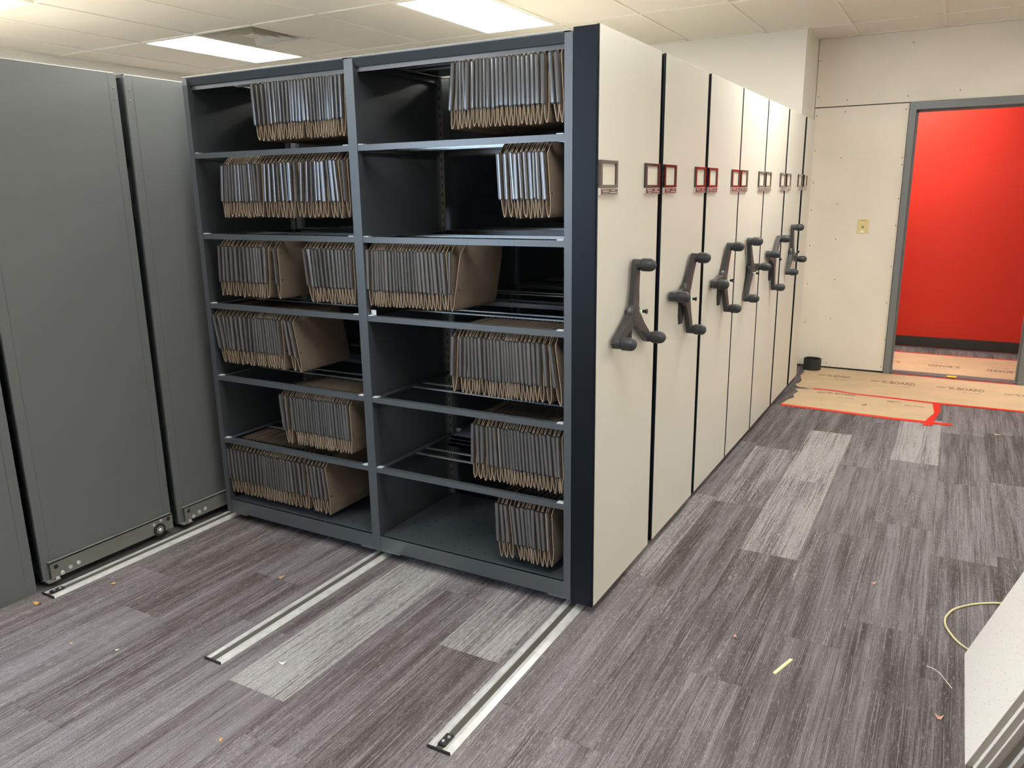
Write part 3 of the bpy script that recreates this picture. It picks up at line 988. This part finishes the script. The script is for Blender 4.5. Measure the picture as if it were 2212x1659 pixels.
def left_unit(y0, y1, label, stationary=False, name='shelving_unit'):
    t = thing(name, label, 'shelving', (0, y0, 0), 'grey shelving units on the left')
    D = y1 - y0
    zb = 0.0 if stationary else 0.028
    w = 3.78
    ep = MB().prism(soft_rect(0.0, D, zb, 2.092, 0.008), XS - 0.012, XS, 'x', 0.0015).build('end_panel', 'steel_panel', t)
    # folded flanges with weld dimples along both vertical edges
    MB().box(XS - 0.030, XS - 0.012, 0.0, 0.012, zb, 2.088).build('front_flange', 'steel', ep)
    MB().box(XS - 0.030, XS - 0.012, D - 0.012, D, zb, 2.088).build('rear_flange', 'steel', ep)
    s = MB().box(XS, XS + 0.0006, 0.038, 0.0388, zb + 0.05, 2.085).box(XS, XS + 0.0006, D - 0.0388, D - 0.038, zb + 0.05, 2.085)
    s.build('fold_line', 'steel', ep)
    dm = MB()
    for z in (2.03, 1.985, 1.37, 0.72):
        for yy in (0.018, D - 0.018):
            dm.lathe([(0, 0.006), (0.0015, 0.003)], (XS, yy, z), 'x', 8)
    stuff(dm.build('weld_dimples', 'steel_panel', ep, True))
    for yy in (0.014, D - 0.044):
        for xx in (XS - 0.06, XS - w / 2, XS - w):
            box(xx - 0.015, xx + 0.015, yy, yy + 0.03, max(zb, 0.0), 2.085).build('upright', 'steel', t)
    box(XS - w, XS - 0.012, 0.002, D - 0.002, 2.080, 2.0905).build('canopy', 'steel', t)
    box(XS - w, XS - 0.002, 0.0, D, 2.0921, 2.0945).build('bounce_sheet', 'bounce_sheet', t)  # added out of view, lightens the ceiling above the left units
    box(XS - w, XS - 0.031, D / 2 - 0.002, D / 2 + 0.002, zb + 0.03, 2.08).build('light_block_sheet', 'steel', t)  # added inside the unit to keep window light out of the slits
    for L in LEV[1:]:
        MB().box(XS - w, XS - 0.031, 0.004, 0.010, L - 0.022, L).box(XS - w, XS - 0.031, D - 0.01, D - 0.004, L - 0.022, L) \
            .box(XS - 0.05, XS - 0.031, 0.01, D - 0.01, L - 0.006, L - 0.003).build('shelf_frame', 'steel', t)
    box(XS - w, XS - 0.031, 0.004, D - 0.004, zb + 0.03, 0.11).build('base_deck', 'steel', t)
    if not stationary:
        bm = MB().box(XS + 0.001, XS + 0.004, 0.022, D - 0.012, 0.034, 0.112).box(XS + 0.001, XS + 0.024, 0.022, D - 0.012, 0.108, 0.112)
        bm.box(XS + 0.021, XS + 0.024, 0.022, D - 0.012, 0.040, 0.112)
        bm.box(XS + 0.001, XS + 0.030, 0.004, 0.055, 0.028, 0.033)
        b_ = bm.build('carriage_beam', 'beam', t)
        for yy, z in ((0.068, 0.052), (0.104, 0.062), (0.140, 0.066), (0.045, 0.036)):
            MB().lathe([(0, 0.009), (0.004, 0.009), (0.0055, 0.006)], (XS + 0.024, yy, z), 'x', 10).build('bolt', 'bolt', b_, True)
        MB().lathe([(0, 0.010), (0.0006, 0.010)], (XS + 0.024, 0.045, 0.088), 'x', 12).build('hole', 'black', b_)
        MB().lathe([(0, 0.010), (0.0006, 0.010)], (XS + 0.024, D - 0.035, 0.092), 'x', 12).build('hole', 'black', b_)
        for yy, z in ((D - 0.075, 0.098), (D - 0.112, 0.090)):
            MB().lathe([(0, 0.007), (0.004, 0.007), (0.0055, 0.004)], (XS + 0.024, yy, z), 'x', 10).build('bolt', 'bolt', b_, True)
        wh = MB().lathe([(0, 0.030), (0.006, 0.030), (0.008, 0.026)], (XS + 0.024, D - 0.088, 0.058), 'x', 24).build('wheel', 'black', b_, True)
        MB().lathe([(0.008, 0.019), (0.010, 0.017)], (XS + 0.024, D - 0.088, 0.058), 'x', 16).build('wheel_face', 'beam', b_)
        MB().lathe([(0.010, 0.008), (0.014, 0.006)], (XS + 0.024, D - 0.088, 0.058), 'x', 12).build('axle', 'bolt', b_)
        for xx in (XS - 0.9, XS - 1.8):
            MB().lathe([(-0.01, 0.022), (0.01, 0.022)], (xx, 0.1, 0.022), 'x', 12).build('wheel', 'black', t)
            MB().lathe([(-0.01, 0.022), (0.01, 0.022)], (xx, D - 0.1, 0.022), 'x', 12).build('wheel', 'black', t)
    return t


left_unit(-1.52, -0.905, 'dark grey shelving end at the left edge, reaching the floor', True)
left_unit(-0.872, -0.247, 'wide grey shelving unit end with exposed wheel beam on the left track')
left_unit(-0.210, 0.415, 'grey shelving unit end partly hidden behind the open left bay')
left_unit(0.450, 1.075, 'rearmost grey shelving unit, hidden behind the open left bay')
for k, (x, L, nm) in enumerate([(-2.030, LEV[1], 'upper folder glimpsed in the slit between the two grey shelving ends'),
                                (-2.046, LEV[1], 'upper rear folder glimpsed in the slit between the two grey shelving ends'),
                                (-2.032, LEV[4], 'lower folder glimpsed in the slit between the two grey shelving ends')]):
    folder(x, x, 0.006, 0.006, 0.007, L, -0.197, nm, None, rnd=fr)

# ------------------------------------------------------------------ floor protection paper and tapes


def sheet(name, poly, z0, z1, material, label=None, cat=None, parent=None):
    mb = MB().prism(poly, z0, z1, 'z')
    o = mb.build(name, material, parent)
    fix_normals(o.data)
    if label: tag(o, label, cat)
    return o


p1 = sheet('floor_paper', [(0.115, 4.74), (0.125, 4.60), (0.118, 4.49), (0.160, 4.30), (0.156, 4.19), (0.135, 4.15), (0.168, 4.07), (0.277, 4.04),
                           (0.441, 4.06), (0.614, 4.015), (0.852, 4.006), (1.007, 3.995), (1.157, 3.985), (1.446, 3.995), (1.905, 4.005), (1.905, 4.895), (1.795, 4.880),
                           (0.735, 4.880), (0.20, 4.895), (0.14, 4.83)], 0.0004, 0.0022, 'paper',
           'large sheet of printed tan floor paper lying before the doorway', 'paper')
p2 = sheet('floor_paper', [(0.161, 3.99), (0.200, 3.90), (0.182, 3.79), (0.205, 3.70), (0.175, 3.617), (0.153, 3.468), (0.522, 3.452), (0.895, 3.425),
                           (1.124, 3.433), (1.169, 3.674), (1.150, 3.982), (0.852, 4.0), (0.614, 4.008), (0.441, 4.04), (0.277, 4.03)], 0.0004, 0.0020, 'paper',
           'smaller torn-edged tan floor paper framed by red tape on the carpet', 'paper')
p3 = sheet('floor_paper', [(0.0, 5.06), (3.0, 5.06), (3.0, 5.95), (0.0, 5.95)], 0.0004, 0.002, 'paper',
           'tan floor paper in the hallway beyond the doorway', 'paper')


def strip_poly(pts, w):
    P = [Vector(p) for p in pts]
    a, b = [], []
    for i, p in enumerate(P):
        t = (P[min(i + 1, len(P) - 1)] - P[max(i - 1, 0)]).normalized()
        nrm = Vector((-t.y, t.x))
        a.append(tuple(p + nrm * w / 2)); b.append(tuple(p - nrm * w / 2))
    return a + b[::-1]


sheet('floor_tape', strip_poly([(0.153, 3.440), (0.50, 3.425), (0.90, 3.395), (1.12, 3.400), (1.285, 3.405)], 0.050), 0.0022, 0.0030, 'tape',
      'red tape along the front edge of the smaller floor paper', 'tape')
sheet('floor_tape', [(1.150, 3.975), (1.152, 3.93), (1.169, 3.674), (1.125, 3.46), (1.108, 3.315), (1.168, 3.320), (1.176, 3.47), (1.208, 3.758), (1.204, 3.975)], 0.0031, 0.0038, 'tape',
      'short bent red tape closing the right end of the smaller floor paper', 'tape')
sheet('floor_tape', strip_poly([(0.29, 4.045), (0.441, 4.05), (0.614, 4.008), (0.852, 3.998), (1.157, 3.975), (1.446, 3.985), (1.905, 3.995)], 0.042), 0.0024, 0.0032, 'tape',
      'long red tape along the front edge of the large floor paper', 'tape')
sheet('floor_tape', strip_poly([(DX0 + 0.02, 4.90), (1.72, 4.905)], 0.022), 0.0024, 0.0030, 'tape',
      'thin red tape on the door threshold', 'tape')
sheet('floor_tape', strip_poly([(0.0, 5.955), (3.0, 5.955)], 0.03), 0.0022, 0.0030, 'tape',
      'red tape along the far edge of the hallway floor paper', 'tape')
sheet('tape_scrap', [(1.230, 4.905), (1.300, 4.905), (1.300, 4.972), (1.230, 4.972)], 0.0125, 0.0133, 'yellow_tape',
      'small yellow tape scrap on the metal door threshold', 'tape')


def text(s, x, y, w, parent, z, rot=0.0, hscale=1.0, name='print'):
    cu = bpy.data.curves.new('print', 'FONT')
    cu.body = s; cu.align_x = 'CENTER'; cu.align_y = 'CENTER'
    cu.extrude = 0.00015; cu.resolution_u = 2; cu.offset = 0.028
    tmp = bpy.data.objects.new('print', cu)
    COL.objects.link(tmp)
    bpy.context.view_layer.update()
    me = bpy.data.meshes.new_from_object(tmp.evaluated_get(bpy.context.evaluated_depsgraph_get()))
    wd_ = max(v.co.x for v in me.vertices) - min(v.co.x for v in me.vertices)
    bpy.data.objects.remove(tmp)
    k = w / wd_
    for v in me.vertices:
        v.co.x *= k; v.co.y *= k * hscale
    me.materials.clear(); me.materials.append(M['ink'])
    o = link(name, me, parent)
    o.location = (x, y, z)
    o.rotation_euler = (0, 0, rot)
    return o


def logo(x, y, parent, z, rot=0.0):
    mb = MB()
    mb.box(-0.05, 0.05, 0.014, 0.020, 0, 0.0003).box(-0.045, 0.0, -0.004, 0.004, 0, 0.0003).box(-0.05, 0.01, -0.022, -0.013, 0, 0.0003)
    mb.box(0.0, 0.045, 0.004, 0.010, 0, 0.0003)
    o = mb.build('print_mark', 'ink', parent)
    o.location = (x, y, z); o.rotation_euler = (0, 0, rot)


for (x, y, w_) in ((0.425, 4.580, 0.18), (0.885, 4.535, 0.25), (1.375, 4.535, 0.25), (1.80, 4.50, 0.18)):
    text('X-BOARD', x, y, w_, p1, 0.0022, 0.02, 2.5)
    text('SPILL GUARD', x + 0.03, y - 0.115, 0.12, p1, 0.0022, 0.0, 1.3)
    logo(x - w_ / 2 - 0.035, y + 0.005, p1, 0.0022)
text('X-BOARD', 0.52, 3.955, 0.20, p2, 0.0020, 0.0, 1.7); logo(0.385, 3.945, p2, 0.0020)
text('SPILL GUARD', 0.56, 3.845, 0.12, p2, 0.0020, 0.0, 1.3)
logo(0.895, 3.885, p2, 0.0020)
text('SPILL GUARD', 1.035, 3.812, 0.13, p2, 0.0020, 0.03, 1.6)
for x, y in ((1.20, 5.42), (1.66, 5.40), (0.72, 5.44)):
    text('X-BOARD', x, y, 0.26, p3, 0.0020, PI, 2.2)
    text('SPILL GUARD', x - 0.02, y + 0.13, 0.13, p3, 0.0020, PI, 1.4)

# ------------------------------------------------------------------ small things
# coil of black vinyl base
pts_o, pts_i = [], []
mb = MB()
N = 110; turns = 2.4
n0 = 0
for k in range(N + 1):
    a = 2 * PI * turns * k / N
    r = 0.066 + 0.0045 * (k / N) * turns
    for (rr, z) in ((r, 0), (r, 0.098), (r - 0.003, 0.098), (r - 0.003, 0)):
        mb.v.append((rr * math.cos(a), rr * math.sin(a), z))
for k in range(N):
    for q in range(4):
        w_ = (q + 1) % 4
        mb.f.append((4 * k + q, 4 * k + w_, 4 * k + 4 + w_, 4 * k + 4 + q))
mb.f.append((0, 3, 2, 1)); mb.f.append((4 * N, 4 * N + 1, 4 * N + 2, 4 * N + 3))
o = mb.build('rubber_coil', 'black')
fix_normals(o.data)
o.location = (0.165, 4.79, 0.0023)
tag(o, 'black coiled strip standing in the corner on tan floor paper', 'coil')

# light switch
t = thing('light_switch', 'almond toggle light switch on the bare drywall beside the doorway', 'switch', (0.470, YD, 1.258))
MB().prism([(-0.042, -0.060), (0.042, -0.060), (0.045, -0.057), (0.045, 0.057), (0.042, 0.060), (-0.042, 0.060), (-0.045, 0.057), (-0.045, -0.057)], 0.0, -0.006, 'y', 0.002).build('cover_plate', 'switch', t)
fix_normals(t.children[0].data)
MB().box(-0.006, 0.006, -0.0075, -0.006, -0.013, 0.013).build('toggle_slot', 'rivet', t)
MB().prism([(-0.006, 0.010), (-0.018, 0.016), (-0.018, 0.008), (-0.006, -0.006)], -0.0045, 0.0045, 'x').build('toggle', 'white', t)
MB().prism([(-0.018, -0.052), (0.012, -0.052), (0.012, -0.040), (-0.004, -0.028), (-0.018, -0.040)], -0.0058, -0.0064, 'y').build('label_sticker', 'white', t)
fix_normals(t.children[-1].data)
pr = MB()
for k in range(5):
    pr.box(-0.022 + 0.009 * k, -0.016 + 0.009 * k, -0.0066, -0.0058, 0.046, 0.050)
pr.build('label_print', 'rivet', t)

# stack of ceiling boards leaning on the right wall
A = math.radians(69)
TH = 0.0165
for k in range(8):
    e = link('ceiling_board', None)
    e.empty_display_size = 0.05
    mb = MB()
    Ln = 1.215
    f_ = MB().box(0, 0.002, 0.0, 0.612, 0, Ln); b_ = MB().box(0.002, TH, 0.0005, 0.6115, 0.0005, Ln - 0.0005)
    f_.build('white_face', 'mineral', e); b_.build('core', 'tile_edge', e)
    dy = [0, -0.020, -0.030, -0.012, -0.034, -0.022, -0.03, -0.015][k]
    gapk = 0.0 if k < 3 else 0.006
    e.location = (1.350 + (TH * k + gapk) / math.sin(A) + 0.001 * k, -0.246 + dy, 0.0008)
    e.rotation_euler = (0, PI / 2 - A, 0)
    nm = ['front', 'second', 'third', 'fourth', 'fifth', 'sixth', 'seventh', 'rearmost'][k]
    tag(e, '%s white speckled ceiling board in the stack leaning at the right edge' % nm, 'board', 'leaning ceiling boards')

t = thing('cardboard_box', 'tall brown cardboard box behind the leaning ceiling boards, outside the picture', 'box', (2.15, 0.06, 0))
box(-0.275, 0.275, -0.33, 0.33, 0.0, 0.90).build('carton', 'kraft', t)
MB().box(-0.277, 0.277, -0.332, -0.003, 0.90, 0.905).box(-0.277, 0.277, 0.003, 0.332, 0.90, 0.905).build('flap', 'kraft', t)
box(-0.03, 0.03, -0.34, 0.34, 0.905, 0.906).build('tape_strip', 'stick', t)

# cable, wire, plastic strip
cable = [(1.60, 0.80), (1.53, 0.825), (1.464, 0.811), (1.386, 0.762), (1.32, 0.688), (1.293, 0.62), (1.287, 0.583), (1.288, 0.545), (1.298, 0.505), (1.322, 0.448), (1.354, 0.405), (1.40, 0.375), (1.46, 0.38)]


def smooth_pts(p, n=4):
    out = []
    for i in range(len(p) - 1):
        p0 = p[max(i - 1, 0)]; p1_, p2_ = p[i], p[i + 1]; p3_ = p[min(i + 2, len(p) - 1)]
        for k in range(n):
            t_ = k / n
            out.append(tuple(0.5 * ((2 * p1_[d]) + (-p0[d] + p2_[d]) * t_ + (2 * p0[d] - 5 * p1_[d] + 4 * p2_[d] - p3_[d]) * t_ ** 2 + (-p0[d] + 3 * p1_[d] - 3 * p2_[d] + p3_[d]) * t_ ** 3) for d in range(2)))
    out.append(p[-1])
    return out


o = MB().tube([(x, y, 0.0043) for x, y in smooth_pts(cable)], 0.0040, 10).build('cable', 'cable', None, True)
tag(o, 'ivory cable looping on the carpet from under the leaning ceiling boards', 'cable')
o = MB().tube([(x, y, 0.0017) for x, y in smooth_pts([(1.237, 0.225), (1.257, 0.22), (1.277, 0.201), (1.296, 0.165), (1.314, 0.127)])], 0.0014, 6).build('wire_piece', 'wire', None, True)
tag(o, 'thin bent white wire on the carpet left of the leaning boards', 'wire')
o = MB().prism([(-0.0055, -0.058), (0.0055, -0.060), (0.0055, 0.060), (-0.0055, 0.058)], 0.0003, 0.0045, 'z', 0.001).build('plastic_strip', 'stick')
o.location = (0.812, -0.004, 0); o.rotation_euler = (0, 0, -0.31)
tag(o, 'short straight ivory plastic strip lying alone on the carpet', 'strip')

rs = random.Random(3)


def scrap(x, y, s, material, label, h=0.006, name='paper_scrap'):
    pts = []
    k = 7
    for i in range(k):
        a = 2 * PI * i / k
        r = s * rs.uniform(0.45, 1.0)
        pts.append((r * math.cos(a), 0.6 * r * math.sin(a)))
    mb = MB()
    for q, zf in ((0, 0.0006), (1, 0.0016)):
        for i, (u, v_) in enumerate(pts):
            mb.v.append((u, v_, zf + (h if i % 3 == 0 else h * 0.25 if i % 2 else 0.0)))
    mb.v.append((0, 0, 0.0006 + h * 0.15)); mb.v.append((0, 0, 0.0018 + h * 0.15))
    for i in range(k):
        j_ = (i + 1) % k
        mb.f += [(j_, i, 2 * k), (k + i, k + j_, 2 * k + 1), (i, j_, k + j_, k + i)]
    o = mb.build(name, material)
    o.location = (x, y, 0); o.rotation_euler = (0, 0, rs.uniform(0, 6.28))
    tag(o, label, 'scrap')


scrap(0.627, 0.096, 0.017, 'pink', 'pinkish torn scrap on the carpet in front of the cream panels', 0.010)
scrap(1.028, 0.766, 0.014, 'pink', 'small pink scrap on the carpet midway to the floor paper', 0.008)
scrap(1.281, -0.057, 0.017, 'pink', 'salmon scrap on the carpet near the leaning boards', 0.014)
scrap(-1.774, -0.710, 0.017, 'leaf', 'tan leaf-like scrap beside the left floor track', 0.004)
scrap(-1.183, -0.331, 0.017, 'leaf', 'tan scrap on the carpet midway between left and middle tracks', 0.004)
scrap(-1.893, -0.959, 0.020, 'leaf', 'curled tan scrap just before the end of the left track', 0.008)
scrap(-1.307, -1.014, 0.008, 'stick', 'tiny round yellow chip on the carpet at lower left', 0.002)
scrap(-1.495, -1.067, 0.007, 'leaf', 'tiny tan speck on the carpet left of the yellow chip', 0.002)
scrap(-0.711, -0.794, 0.017, 'white', 'small white curled scrap on the pale carpet plank', 0.009)
scrap(-0.589, -1.172, 0.012, 'leaf', 'small tan scrap near the bottom edge left of the right track', 0.003)
scrap(1.545, 3.286, 0.024, 'stick', 'yellowish scrap on the carpet before the doorway paper', 0.006)
scrap(0.704, 3.697, 0.035, 'paper', 'torn flap sticking up from the smaller floor paper', 0.010)
scrap(-0.93, -0.53, 0.008, 'leaf', 'tiny tan scrap beside the middle floor track', 0.003)
